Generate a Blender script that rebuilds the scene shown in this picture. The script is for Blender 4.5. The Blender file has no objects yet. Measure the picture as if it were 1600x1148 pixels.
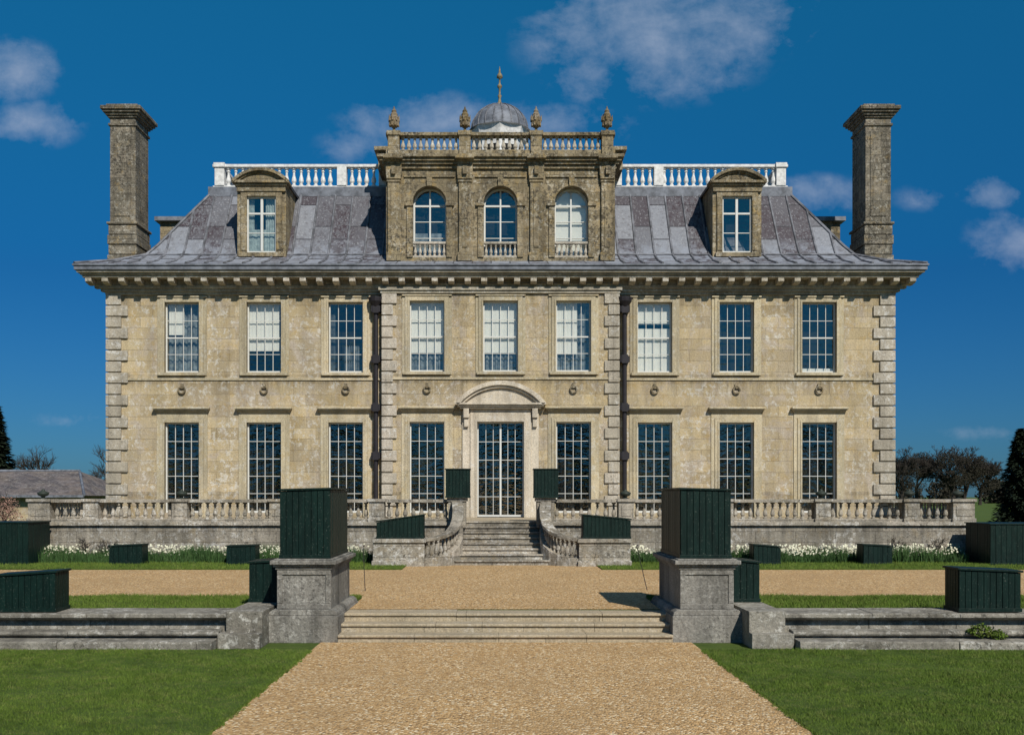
import bpy, math, random
import numpy as np
from mathutils import Vector
random.seed(7); rng=np.random.default_rng(7)
scn=bpy.context.scene
EYE=2.17
G1=0.37      # gravel terrace level
G2=1.47      # house terrace level

# ---------------------------------------------------------------- helpers
class MB:
    def __init__(s): s.v=[]; s.f=[]
    def add(s,vs,fs):
        o=len(s.v); s.v.extend(vs); s.f.extend([tuple(i+o for i in f) for f in fs])
    def box(s,x0,x1,y0,y1,z0,z1):
        s.add([(x0,y0,z0),(x1,y0,z0),(x1,y1,z0),(x0,y1,z0),(x0,y0,z1),(x1,y0,z1),(x1,y1,z1),(x0,y1,z1)],
              [(0,3,2,1),(4,5,6,7),(0,1,5,4),(1,2,6,5),(2,3,7,6),(3,0,4,7)])
    def sbox(s,x0,x1,y0,y1,z0,zl,zr):
        s.add([(x0,y0,z0),(x1,y0,z0),(x1,y1,z0),(x0,y1,z0),(x0,y0,zl),(x1,y0,zr),(x1,y1,zr),(x0,y1,zl)],
              [(0,3,2,1),(4,5,6,7),(0,1,5,4),(1,2,6,5),(2,3,7,6),(3,0,4,7)])
    def prismx(s,prof,x0,x1):
        n=len(prof)
        vs=[(x0,y,z) for y,z in prof]+[(x1,y,z) for y,z in prof]
        fs=[(i,(i+1)%n,n+(i+1)%n,n+i) for i in range(n)]
        fs+= [tuple(range(n))[::-1],tuple(range(n,2*n))]
        s.add(vs,fs)
    def prismy(s,prof,y0,y1):
        n=len(prof)
        vs=[(x,y0,z) for x,z in prof]+[(x,y1,z) for x,z in prof]
        fs=[(i,n+i,n+(i+1)%n,(i+1)%n) for i in range(n)]
        fs+= [tuple(range(n)),tuple(range(n,2*n))[::-1]]
        s.add(vs,fs)
    def lathe(s,cx,cy,prof,seg=10,sx=1,sy=1):
        vs=[];fs=[]
        for z,r in prof:
            for k in range(seg):
                a=2*math.pi*k/seg
                vs.append((cx+r*sx*math.cos(a),cy+r*sy*math.sin(a),z))
        m=len(prof)
        for i in range(m-1):
            for k in range(seg):
                k2=(k+1)%seg
                fs.append((i*seg+k,i*seg+k2,(i+1)*seg+k2,(i+1)*seg+k))
        fs.append(tuple(range(seg))[::-1]); fs.append(tuple(range((m-1)*seg,m*seg)))
        s.add(vs,fs)
    def tube(s,p,q,r0,r1,n=5):
        p=Vector(p);q=Vector(q);d=(q-p)
        if d.length<1e-6:return
        d.normalize()
        a=d.cross(Vector((0,0,1)))
        if a.length<1e-3:a=Vector((1,0,0))
        a.normalize();b=d.cross(a)
        vs=[]
        for c,r in((p,r0),(q,r1)):
            for k in range(n):
                t=2*math.pi*k/n
                vs.append(tuple(c+a*(r*math.cos(t))+b*(r*math.sin(t))))
        s.add(vs,[(k,(k+1)%n,n+(k+1)%n,n+k) for k in range(n)]+[tuple(range(n))[::-1],tuple(range(n,2*n))])
    def arc(s,cx,cz,r0,r1,a0,a1,y0,y1,n=20):
        for i in range(n):
            t0=a0+(a1-a0)*i/n;t1=a0+(a1-a0)*(i+1)/n
            pr=[(cx+r0*math.cos(t0),cz+r0*math.sin(t0)),(cx+r1*math.cos(t0),cz+r1*math.sin(t0)),
                (cx+r1*math.cos(t1),cz+r1*math.sin(t1)),(cx+r0*math.cos(t1),cz+r0*math.sin(t1))]
            vs=[(x,y0,z) for x,z in pr]+[(x,y1,z) for x,z in pr]
            fs=[(0,3,2,1),(4,5,6,7),(1,2,6,5),(0,4,7,3)]
            if i==0: fs.append((0,1,5,4))
            if i==n-1: fs.append((2,3,7,6))
            s.add(vs,fs)
    def sweep(s,pts,w,zt,zb):
        n=len(pts);vs=[]
        for i,(x,y) in enumerate(pts):
            a=pts[max(i-1,0)];b=pts[min(i+1,n-1)]
            dx,dy=b[0]-a[0],b[1]-a[1];l=math.hypot(dx,dy);nx,ny=-dy/l*w/2,dx/l*w/2
            vs+=[(x+nx,y+ny,zb[i]),(x-nx,y-ny,zb[i]),(x-nx,y-ny,zt[i]),(x+nx,y+ny,zt[i])]
        fs=[]
        for i in range(n-1):
            o=4*i;p=o+4
            for k in range(4): fs.append((o+k,o+(k+1)%4,p+(k+1)%4,p+k))
        fs+=[(3,2,1,0),(4*n-4,4*n-3,4*n-2,4*n-1)]
        s.add(vs,fs)
    def obj(s,name,mat,parent=None,bevel=0,smooth=False,fix=True):
        me=bpy.data.meshes.new(name); me.from_pydata(s.v,[],s.f)
        if fix:
            import bmesh
            bm=bmesh.new();bm.from_mesh(me);bmesh.ops.recalc_face_normals(bm,faces=bm.faces);bm.to_mesh(me);bm.free()
        if smooth:
            for p in me.polygons:p.use_smooth=True
        me.materials.append(mat)
        o=bpy.data.objects.new(name,me); scn.collection.objects.link(o)
        if parent:o.parent=parent
        if bevel:
            b=o.modifiers.new('bev','BEVEL');b.width=bevel;b.segments=2;b.limit_method='ANGLE'
        return o
def group(name):
    e=bpy.data.objects.new(name,None);scn.collection.objects.link(e);return e
def np_mesh(name,V,F,mat,parent=None):
    me=bpy.data.meshes.new(name)
    k=F.shape[1]
    me.vertices.add(len(V));me.vertices.foreach_set('co',V.astype(np.float32).ravel())
    me.loops.add(F.size);me.loops.foreach_set('vertex_index',F.astype(np.int32).ravel())
    me.polygons.add(len(F));me.polygons.foreach_set('loop_start',np.arange(0,F.size,k,dtype=np.int32))
    me.update(calc_edges=True)
    me.materials.append(mat)
    o=bpy.data.objects.new(name,me);scn.collection.objects.link(o)
    if parent:o.parent=parent
    return o

# ---------------------------------------------------------------- material helpers
class NT:
    def __init__(s,name):
        s.m=bpy.data.materials.new(name);s.m.use_nodes=True;s.t=s.m.node_tree
        s.p=s.t.nodes['Principled BSDF'];s.p.inputs['Roughness'].default_value=.9
        s.p.inputs['Specular IOR Level'].default_value=.2
    def n(s,ty,**k):
        nd=s.t.nodes.new(ty)
        for a,b in k.items():setattr(nd,a,b)
        return nd
    def l(s,a,b):s.t.links.new(a,b)
    def math(s,op,a,b=None,clamp=False):
        nd=s.n('ShaderNodeMath',operation=op,use_clamp=clamp)
        for i,v in enumerate((a,b)):
            if v is None:continue
            if isinstance(v,(int,float)):nd.inputs[i].default_value=v
            else:s.l(v,nd.inputs[i])
        return nd.outputs[0]
    def noise(s,vec,scale,detail=4,rough=.55,dist=0):
        nd=s.n('ShaderNodeTexNoise');nd.inputs['Scale'].default_value=scale;nd.inputs['Detail'].default_value=detail
        nd.inputs['Roughness'].default_value=rough;nd.inputs['Distortion'].default_value=dist
        s.l(vec,nd.inputs['Vector']);return nd.outputs['Fac']
    def ramp(s,fac,a,b,ca=0.,cb=1.):
        nd=s.n('ShaderNodeMapRange',clamp=True)
        nd.inputs[1].default_value=a;nd.inputs[2].default_value=b;nd.inputs[3].default_value=ca;nd.inputs[4].default_value=cb
        s.l(fac,nd.inputs[0]);return nd.outputs[0]
    def mix(s,fac,a,b,blend='MIX'):
        nd=s.n('ShaderNodeMix',data_type='RGBA',blend_type=blend)
        if isinstance(fac,(int,float)):nd.inputs[0].default_value=fac
        else:s.l(fac,nd.inputs[0])
        for i,v in((6,a),(7,b)):
            if isinstance(v,tuple):nd.inputs[i].default_value=(*v,1)
            else:s.l(v,nd.inputs[i])
        return nd.outputs[2]
    def gray(s,v):
        cc=s.n('ShaderNodeCombineColor')
        for i in range(3):s.l(v,cc.inputs[i])
        return cc.outputs[0]
    def pos(s):
        g=s.n('ShaderNodeNewGeometry');return g.outputs['Position']
    def scaled(s,vec,sc):
        nd=s.n('ShaderNodeMapping');nd.inputs['Scale'].default_value=sc;s.l(vec,nd.inputs[0]);return nd.outputs[0]
    def bump(s,h,strength=.5,dist=.02):
        nd=s.n('ShaderNodeBump');nd.inputs['Strength'].default_value=strength;nd.inputs['Distance'].default_value=dist
        s.l(h,nd.inputs['Height']);s.l(nd.outputs[0],s.p.inputs['Normal']);return nd
    def col(s,c):
        if isinstance(c,tuple):s.p.inputs['Base Color'].default_value=(*c,1)
        else:s.l(c,s.p.inputs['Base Color'])

def stone(name,c1,c2,mortar,bw=.85,bh=.37,patch=(.30,.25,.20),patch_amt=.6,pale=(.55,.53,.47),pale_amt=.6,
          dark=(.10,.09,.075),dark_amt=.5,streak=.35,bump=.5,msize=.006,pale_thr=.53,dark_thr=.56,patch2=None,seed=0.,
          orange=0.,stains=(),ps=6.5,ds=11.,blocks=1.):
    m=NT(name);P0=m.pos()
    off=m.n('ShaderNodeMapping');off.inputs['Location'].default_value=(seed,seed*1.7,seed*.6);m.l(P0,off.inputs[0]);P=off.outputs[0]
    sp=m.n('ShaderNodeSeparateXYZ');m.l(P0,sp.inputs[0])
    xy=m.math('ADD',sp.outputs[0],sp.outputs[1])
    cb=m.n('ShaderNodeCombineXYZ');m.l(xy,cb.inputs[0]);m.l(sp.outputs[2],cb.inputs[1])
    br=m.n('ShaderNodeTexBrick');m.l(cb.outputs[0],br.inputs['Vector'])
    br.inputs['Color1'].default_value=(*c1,1);br.inputs['Color2'].default_value=(*c2,1);br.inputs['Mortar'].default_value=(*mortar,1)
    br.inputs['Scale'].default_value=1;br.inputs['Mortar Size'].default_value=msize;br.inputs['Mortar Smooth'].default_value=.4
    br.inputs['Brick Width'].default_value=bw;br.inputs['Row Height'].default_value=bh;br.inputs['Bias'].default_value=0.
    c=br.outputs[0]
    b2=m.n('ShaderNodeTexBrick');m.l(cb.outputs[0],b2.inputs['Vector'])
    b2.inputs['Color1'].default_value=(0,0,0,1);b2.inputs['Color2'].default_value=(1,1,1,1);b2.inputs['Mortar'].default_value=(.3,.3,.3,1)
    b2.inputs['Scale'].default_value=1;b2.inputs['Mortar Size'].default_value=.0;b2.inputs['Brick Width'].default_value=bw*1.37;b2.inputs['Row Height'].default_value=bh
    b2.offset=.31
    bb=m.n('ShaderNodeSeparateColor');m.l(b2.outputs[0],bb.inputs[0])
    c=m.mix(m.math('MULTIPLY',m.ramp(bb.outputs[0],.62,.9),.6*blocks),c,tuple(x*y for x,y in zip(c1,(1.15,1.13,1.15))))
    c=m.mix(m.math('MULTIPLY',m.ramp(bb.outputs[0],.3,.1),.5*blocks),c,tuple(x*.72 for x in c2))
    c=m.mix(m.math('MULTIPLY',m.ramp(m.noise(P,.6,7,.72),.47,.60),patch_amt),c,patch)
    if patch2:
        c=m.mix(m.math('MULTIPLY',m.ramp(m.noise(P,1.3,6,.74,1.),.5,.62),.7),c,patch2)
    if orange:
        c=m.mix(m.math('MULTIPLY',m.ramp(m.noise(P,3.1,6,.7),.54,.64),orange),c,(.42,.28,.09))
    f=m.math('MULTIPLY',m.ramp(m.noise(P,ps,6,.78),pale_thr,pale_thr+.05),pale_amt)
    big=m.ramp(m.noise(P,.9,4),.38,.56)
    c=m.mix(m.math('MULTIPLY',f,big),c,pale)
    f=m.math('MULTIPLY',m.ramp(m.noise(P,ds,6,.8,.3),dark_thr,dark_thr+.06),dark_amt)
    c=m.mix(m.math('MULTIPLY',f,m.ramp(m.noise(P,.7,4),.40,.58,.25,1.)),c,dark)
    st=m.ramp(m.noise(m.scaled(P,(2.6,2.6,.25)),1.,5,.65),.42,.66,1.,1.-streak)
    fine=m.ramp(m.noise(P,30.,4,.75),.35,.65,.72,1.22)
    mm=m.math('MULTIPLY',st,fine)
    for (zt,zb,amt) in stains:
        g=m.ramp(sp.outputs[2],zb,zt);below=m.math('LESS_THAN',sp.outputs[2],zt+.02)
        ns=m.ramp(m.noise(m.scaled(P,(5.,5.,.35)),1.,5,.7),.4,.6,.15,1.)
        mm=m.math('MULTIPLY',mm,m.math('SUBTRACT',1.,m.math('MULTIPLY',m.math('MULTIPLY',m.math('MULTIPLY',g,below),ns),amt)))
    c=m.mix(1.,c,m.gray(mm),'MULTIPLY')
    m.col(c)
    h=m.math('ADD',m.noise(P,14.,6,.72),m.math('MULTIPLY',br.outputs['Fac'],-.5))
    m.bump(h,bump,.03)
    return m.m
def flat(name,c,rough=.6,var=.25,scale=6,spec=.3,metal=0.):
    m=NT(name);P=m.pos()
    c2=tuple(x*(1-var) for x in c)
    m.col(m.mix(m.ramp(m.noise(P,scale,6,.65),.38,.62),c,c2))
    m.p.inputs['Roughness'].default_value=rough;m.p.inputs['Specular IOR Level'].default_value=spec
    m.p.inputs['Metallic'].default_value=metal
    m.bump(m.noise(P,30.,4),.15,.01)
    return m.m

M_wall=stone('facade_ashlar',(.50,.405,.245),(.40,.315,.185),(.27,.22,.15),patch=(.36,.305,.225),patch_amt=.55,
   pale=(.60,.57,.50),pale_amt=.75,dark=(.19,.16,.115),dark_amt=.65,patch2=(.44,.375,.305),streak=.25,orange=.40,bump=.7,
   stains=((8.9,8.1,.45),(6.02,5.5,.4),(6.2,5.9,.3),(2.3,1.4,.4)))
M_trim=stone('facade_trim',(.50,.43,.29),(.45,.385,.255),(.36,.30,.19),bw=3.,bh=3.,patch=(.37,.32,.23),patch_amt=.5,pale_amt=.5,dark=(.17,.145,.11),dark_amt=.5,streak=.3,seed=3.,orange=.3)
M_corn=stone('cornice_stone',(.42,.38,.29),(.36,.32,.24),(.3,.26,.2),bw=1.6,bh=3,patch=(.25,.22,.17),patch_amt=.6,pale_amt=.8,dark_amt=.55,streak=.35,seed=15.)
M_quoin=stone('quoin_stone',(.47,.42,.34),(.41,.365,.285),(.3,.26,.2),bw=3,bh=3,patch=(.31,.275,.215),patch_amt=.6,pale=(.62,.60,.55),pale_amt=.85,dark_amt=.65,streak=.3,seed=9.,bump=.8)
M_door=stone('door_surround_stone',(.58,.51,.40),(.54,.47,.36),(.45,.4,.3),bw=3,bh=3,patch=(.46,.40,.31),patch_amt=.5,pale=(.64,.61,.55),pale_amt=.6,dark=(.2,.17,.13),dark_amt=.4,streak=.3,seed=5.)
M_attic=stone('attic_stone',(.34,.275,.17),(.26,.21,.125),(.15,.12,.085),bw=.6,bh=.3,patch=(.18,.15,.10),patch_amt=.65,
   pale=(.50,.46,.37),pale_amt=.75,dark=(.06,.052,.04),dark_amt=.85,dark_thr=.50,streak=.45,bump=1.,seed=2.,orange=.45,ds=9.)
M_chim=stone('chimney_stone',(.27,.235,.175),(.19,.165,.125),(.10,.09,.075),bw=.55,bh=.26,patch=(.13,.118,.09),patch_amt=.65,
   pale=(.44,.41,.34),pale_amt=.8,dark=(.05,.045,.036),dark_amt=.9,dark_thr=.50,streak=.4,bump=1.,seed=6.,orange=.35)
M_terr=stone('terrace_stone',(.39,.35,.28),(.31,.28,.225),(.13,.11,.09),bw=1.1,bh=.3,patch=(.22,.195,.15),patch_amt=.65,
   pale=(.60,.58,.53),pale_amt=.8,pale_thr=.52,dark=(.07,.062,.05),dark_amt=.8,dark_thr=.54,streak=.4,bump=1.,seed=4.,
   stains=((1.36,.8,.5),),ps=7.,ds=12.,orange=.2)
M_pier=stone('pier_stone',(.29,.275,.24),(.25,.235,.205),(.15,.14,.12),bw=3.,bh=3.,patch=(.17,.162,.14),patch_amt=.7,
   pale=(.44,.425,.38),pale_amt=.6,dark=(.085,.08,.07),dark_amt=.75,dark_thr=.54,streak=.5,bump=.9,seed=8.,ps=10.,ds=16.)
M_low=stone('low_wall_stone',(.34,.315,.26),(.27,.25,.205),(.16,.14,.12),bw=4.,bh=4.,patch=(.17,.155,.125),patch_amt=.75,
   pale=(.56,.54,.48),pale_amt=.8,pale_thr=.53,dark=(.06,.056,.045),dark_amt=.85,dark_thr=.53,streak=.4,bump=1.,seed=1.,ps=9.,ds=15.)
M_step=stone('step_stone',(.42,.35,.24),(.37,.305,.205),(.2,.17,.12),bw=1.5,bh=5.,patch=(.30,.255,.18),patch_amt=.6,
   pale=(.50,.46,.38),pale_amt=.5,dark=(.15,.125,.09),dark_amt=.5,streak=.1,bump=.6,seed=11.,ps=10.,ds=16.)
M_white=flat('white_paint',(.60,.60,.56),.5,.1)
M_whites=flat('white_stone',(.72,.71,.68),.7,.3,9)
M_blind=flat('blind_cloth',(.82,.80,.74),.9,.06,3)
M_curt=flat('curtain_cloth',(.27,.31,.33),.9,.6,6)
M_dark=flat('dark_room',(.012,.012,.012),.9,.3)  # near-black colour stands in for the shade of unlit rooms
M_iron=flat('lead_pipe',(.022,.019,.023),.6,.3)
M_bronze=flat('dark_bronze',(.03,.04,.03),.6,.3)
M_soil=flat('soil',(.05,.04,.028),1.,.4,12)
M_bark=flat('bark',(.055,.048,.04),1.,.4,8,.1)

m=NT('dark_green_paint');P=m.pos()
c=m.mix(m.ramp(m.noise(m.scaled(P,(6,6,1.2)),2.,6,.65),.35,.65),(.0022,.0100,.0078),(.0045,.0185,.0145))
c=m.mix(m.math('MULTIPLY',m.ramp(m.noise(P,11.,6,.72),.58,.68),.45),c,(.024,.038,.030))
c=m.mix(m.math('MULTIPLY',m.ramp(m.noise(P,40.,3,.7),.63,.66),.6),c,(.10,.12,.10))
m.col(c);m.p.inputs['Roughness'].default_value=.5;m.p.inputs['Specular IOR Level'].default_value=.18
m.bump(m.noise(m.scaled(P,(30,30,2)),1.,3),.2,.01);M_green=m.m

def lead(name,axis):
    m=NT(name);P=m.pos();sp=m.n('ShaderNodeSeparateXYZ');m.l(P,sp.inputs[0])
    cb=m.n('ShaderNodeCombineXYZ');m.l(sp.outputs[2],cb.inputs[0]);m.l(m.math('ADD',sp.outputs[axis],13.33),cb.inputs[1])
    br=m.n('ShaderNodeTexBrick');m.l(cb.outputs[0],br.inputs['Vector'])
    br.inputs['Color1'].default_value=(0,0,0,1);br.inputs['Color2'].default_value=(1,1,1,1);br.inputs['Mortar'].default_value=(0,0,0,1)
    br.inputs['Scale'].default_value=1;br.inputs['Mortar Size'].default_value=.02;br.inputs['Mortar Smooth'].default_value=.1
    br.inputs['Brick Width'].default_value=1.45;br.inputs['Row Height'].default_value=.62;br.inputs['Bias'].default_value=0.
    br.offset=.37
    sc=m.n('ShaderNodeSeparateColor');m.l(br.outputs[0],sc.inputs[0]);r=sc.outputs[0]
    c=m.mix(m.ramp(r,.1,.5),(.060,.052,.060),(.125,.128,.142))
    c=m.mix(m.ramp(r,.6,.95),c,(.20,.21,.232))
    # per-sheet oxide amount + streaks running down the slope
    f=m.ramp(m.noise(m.scaled(P,(10,10,.8)),1.,7,.74),.47,.55)
    big=m.ramp(m.math('ADD',m.math('MULTIPLY',m.noise(P,.5,3,.6),.7),m.math('MULTIPLY',r,-.16)),.25,.34,.1,1.)
    c=m.mix(m.math('MULTIPLY',m.math('MULTIPLY',f,big),.95),c,(.040,.027,.033))
    c=m.mix(m.math('MULTIPLY',m.ramp(m.noise(m.scaled(P,(13,13,.4)),1.3,6,.72),.55,.64),.6),c,(.33,.335,.35))
    c=m.mix(m.math('MULTIPLY',m.ramp(m.noise(P,7.,6,.78),.53,.62),.5),c,(.06,.052,.054))
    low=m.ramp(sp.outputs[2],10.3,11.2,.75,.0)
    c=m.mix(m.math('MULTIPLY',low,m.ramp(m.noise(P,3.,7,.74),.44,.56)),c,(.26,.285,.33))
    c=m.mix(m.math('MULTIPLY',br.outputs['Fac'],.8),c,(.025,.025,.03))
    m.col(c);m.p.inputs['Roughness'].default_value=.6;m.p.inputs['Specular IOR Level'].default_value=.3
    m.bump(m.math('ADD',m.noise(P,5.,5),m.math('MULTIPLY',br.outputs['Fac'],-.6)),.5,.03)
    return m.m
M_lead=lead('roof_lead_front',0);M_leads=lead('roof_lead_side',1)
M_leadp=flat('lead_plain',(.19,.205,.235),.6,.55,3)
M_roll=flat('lead_roll',(.19,.195,.215),.6,.65,2.5)

m=NT('window_glass');t=m.t;P=m.pos()
gl=m.n('ShaderNodeBsdfGlossy');gl.inputs['Roughness'].default_value=.01;gl.inputs['Color'].default_value=(1,.93,.80,1)
tr=m.n('ShaderNodeBsdfTransparent');tr.inputs[0].default_value=(.9,.92,.9,1)
mx=m.n('ShaderNodeMixShader');mx.inputs[0].default_value=.19
bp=m.n('ShaderNodeBump');bp.inputs['Strength'].default_value=.6;bp.inputs['Distance'].default_value=.018
m.l(m.noise(m.scaled(P,(1,1,2.4)),3.,2),bp.inputs['Height']);m.l(bp.outputs[0],gl.inputs['Normal'])
m.l(tr.outputs[0],mx.inputs[1]);m.l(gl.outputs[0],mx.inputs[2])
m.l(mx.outputs[0],t.nodes['Material Output'].inputs[0]);M_glass=m.m

m=NT('gravel');P=m.pos()
vo=m.n('ShaderNodeTexVoronoi');vo.inputs['Scale'].default_value=40;m.l(P,vo.inputs['Vector'])
sc=m.n('ShaderNodeSeparateColor');m.l(vo.outputs['Color'],sc.inputs[0])
c=m.mix(sc.outputs[0],(.39,.225,.085),(.68,.46,.225))
c=m.mix(m.ramp(sc.outputs[1],.8,.9),c,(.78,.64,.42))
c=m.mix(m.math('MULTIPLY',m.ramp(sc.outputs[2],.80,.86),.85),c,(.13,.08,.04))
c=m.mix(m.math('MULTIPLY',m.ramp(m.noise(P,.8,6,.65),.42,.6),.40),c,(.38,.25,.12))
c=m.mix(m.math('MULTIPLY',m.ramp(m.noise(P,11,5,.78),.5,.62),.5),c,(.33,.20,.085))
m.col(c);h=m.math('ADD',m.math('MULTIPLY',vo.outputs['Distance'],-1.),m.math('MULTIPLY',m.noise(P,16,4),.9))
m.bump(h,1.,.018);M_gravel=m.m

def grassmat(name,a,b,c3,dk=.5):
    m=NT(name);P=m.pos()
    c=m.mix(m.ramp(m.noise(P,.9,6,.7),.4,.6),a,b)
    c=m.mix(m.math('MULTIPLY',m.ramp(m.noise(P,5.,6,.78),.5,.62),.75),c,c3)
    c=m.mix(m.math('MULTIPLY',m.ramp(m.noise(P,2.2,6,.78),.52,.62),.5),c,tuple(x*.6 for x in b))
    c=m.mix(m.math('MULTIPLY',m.ramp(m.noise(P,50.,3,.7),.45,.6),dk),c,tuple(x*.5 for x in a))
    m.col(c);m.bump(m.noise(P,50.,5,.7),.8,.03);return m.m
M_lawn=grassmat('lawn_turf',(.080,.125,.020),(.058,.098,.015),(.115,.14,.035))
M_blade=grassmat('grass_blade',(.135,.205,.030),(.095,.155,.020),(.21,.23,.065),.3)
M_leafd=grassmat('daffodil_leaf',(.06,.125,.035),(.04,.09,.025),(.09,.15,.055))
M_conif=grassmat('conifer_foliage',(.010,.019,.010),(.017,.028,.012),(.028,.040,.018))
M_wood=grassmat('woodland_foliage',(.040,.036,.024),(.028,.026,.018),(.055,.050,.028))
M_flower=flat('daffodil_petal',(.75,.73,.55),.8,.15)
M_pink=flat('blossom',(.42,.25,.19),.9,.4,5)
M_slate=stone('slate_roof',(.15,.13,.125),(.10,.09,.095),(.05,.045,.05),bw=.4,bh=.2,patch=(.2,.16,.13),pale_amt=.3,dark_amt=.4,seed=13.)

# ---------------------------------------------------------------- ground
mb=MB()
YS=16.22
mb.add([(-1500,-400,0),(1500,-400,0),(1500,YS,0),(-1500,YS,0)],[(0,1,2,3)])
mb.add([(-1500,YS,G1),(1500,YS,G1),(1500,1800,G1),(-1500,1800,G1)],[(0,1,2,3)])
mb.add([(-1500,YS,0),(1500,YS,0),(1500,YS,G1),(-1500,YS,G1)],[(0,1,2,3)])
mb.obj('ground',M_lawn,fix=False)
mb=MB();mb.box(-2.73,2.75,-12,15.14,-.1,.012)
mb.obj('gravel_path',M_gravel)
mb=MB()
pts=[(-2.5,16.28),(2.5,16.28),(2.5,18.0),(40,18.0),(40,25.0),(2.45,25.0),(2.45,27.0),(-2.45,27.0),(-2.45,25.0),(-40,25.0),(-40,18.0),(-2.5,18.0)]
mb.add([(x,y,G1+.006) for x,y in pts],[tuple(range(len(pts)))])
mb.obj('gravel_forecourt',M_gravel,fix=False)

def blades(name,regions,mat,h0,h1,w,lean=.5):
    Vs=[]
    for (x0,x1,y0,y1,z,n) in regions:
        x=rng.uniform(x0,x1,n);y=rng.uniform(y0,y1,n);a=rng.uniform(0,2*np.pi,n);h=rng.uniform(h0,h1,n)
        h=h*(1+.35*np.sin(x*2.3+1.7*np.sin(y*1.9))*np.sin(y*3.1+x))
        ww=w*rng.uniform(.6,1.3,n);la=rng.uniform(0,2*np.pi,n);lm=h*lean*rng.uniform(0,1,n)
        dx=np.cos(a)*ww/2;dy=np.sin(a)*ww/2
        zz=np.full(n,z)
        A=np.stack([x-dx,y-dy,zz],1);B=np.stack([x+dx,y+dy,zz],1);C=np.stack([x+np.cos(la)*lm,y+np.sin(la)*lm,zz+h],1)
        Vs.append(np.stack([A,B,C],1).reshape(-1,3))
    V=np.concatenate(Vs);F=np.arange(len(V)).reshape(-1,3)
    return np_mesh(name,V,F,mat)
mb=MB()
mb.box(-60,-2.75,-12,14.36,-.1,.022);mb.box(2.77,60,-12,14.36,-.1,.022)
mb.obj('lawn',M_lawn)
# grass also creeps unevenly over the path edge
rg=[(-9.5,-2.76,8.2,14.36,.012,190000),(2.78,9.5,8.2,14.36,.012,190000)]
for i in range(60):
    y=8.3+i*.1;w=random.uniform(.0,.055)
    rg.append((-2.76,-2.73+w,y,y+.1,.010,50));rg.append((2.75-w,2.78,y,y+.1,.010,50))
blades('lawn_grass',rg,M_blade,.016,.045,.009,1.1)
mb=MB()
for s in(-1,1):
    for (a,b,c,d,zb) in((3.52,40,15.42,18.0,-.05),(2.45,40,25.0,27.2,G1-.05)):
        x0,x1=sorted((s*a,s*b));mb.box(x0,x1,c,d,zb,G1+.035)
    x0,x1=sorted((s*2.5,s*3.52));mb.box(x0,x1,17.3,18.0,G1-.05,G1+.035)
mb.obj('grass_verge',M_lawn)
rg=[]
for s in(-1,1):
    x0,x1=sorted((s*2.5,s*11.));rg.append((x0,x1,17.35,18.06,G1+.03,20000));
    x0,x1=sorted((s*4.1,s*11.));rg.append((x0,x1,15.5,17.4,G1+.03,22000))
    x0,x1=sorted((s*2.43,s*16.));rg.append((x0,x1,24.94,27.2,G1+.03,24000))
blades('grass_verge_blades',rg,M_blade,.02,.07,.014,.9)

# ---------------------------------------------------------------- low retaining wall
wall=group('low_retaining_wall')
mbA=MB()
for s in(-1,1):
    x=4.12
    while x<38:
        L=random.uniform(1.3,2.3);j=random.uniform(-.012,.012);k=random.uniform(-.015,.015)
        x0,x1=sorted((s*(x+.003),s*(x+L-.003)))
        mbA.prismx([(14.33+k,-.1),(14.33+k,.115+j),(14.35+k,.135+j),(14.66,.145+j),(14.66,-.1)],x0,x1)
        x+=L
    x=4.1
    while x<38:
        L=random.uniform(1.3,2.4);j=random.uniform(-.005,.005);k=random.uniform(-.006,.006)
        x0,x1=sorted((s*(x+.003),s*(x+L-.003)))
        # torus base moulding with undercut
        mbA.prismx([(14.70+k,0),(14.70+k,.165),(14.62+k,.175),(14.60+k,.205),(14.62+k,.235+j),(14.70,.245+j),(14.84,.25+j),(14.84,0)],x0,x1)
        x+=L
    x=4.03
    while x<38:
        L=random.uniform(1.2,2.2);j=random.uniform(-.006,.006);k=random.uniform(-.006,.006)
        x0,x1=sorted((s*(x+.003),s*(x+L-.003)))
        mbA.prismx([(14.86,0),(14.92,.37),(14.83+k,.385),(14.79+k,.405),(14.77+k,.42),(14.77+k,.465+j),(14.79+k,.478+j),(15.42,.488+j),(15.42,0)],x0,x1)
        x+=L
    x0,x1=sorted((s*3.5,s*4.10));mbA.box(x0,x1,14.55,15.4,-.1,.215)
    x0,x1=sorted((s*3.5,s*4.02));mbA.box(x0,x1,14.72,16.8,.21,.515)
mbA.obj('wall_blocks',M_low,wall,bevel=.007)

# steps
mb=MB()
for i in range(3):
    y=15.12+i*.32;z=.123*(i+1)
    yb=16.3 if i==2 else y+.36
    cuts=[-2.48,-1.35+.3*i,-.1-.25*i,1.2+.15*i,2.48]
    for a,b in zip(cuts,cuts[1:]):
        j=random.uniform(-.004,.004)
        mb.prismx([(y+.035,z-.16),(y+.035,z-.042),(y+j,z-.036),(y+j,z-.008),(y+.01,z+j*.5),(yb,z+j*.5),(yb,z-.16)],a+.002,b-.002)
mb.obj('lower_steps',M_step,bevel=.004)

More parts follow.
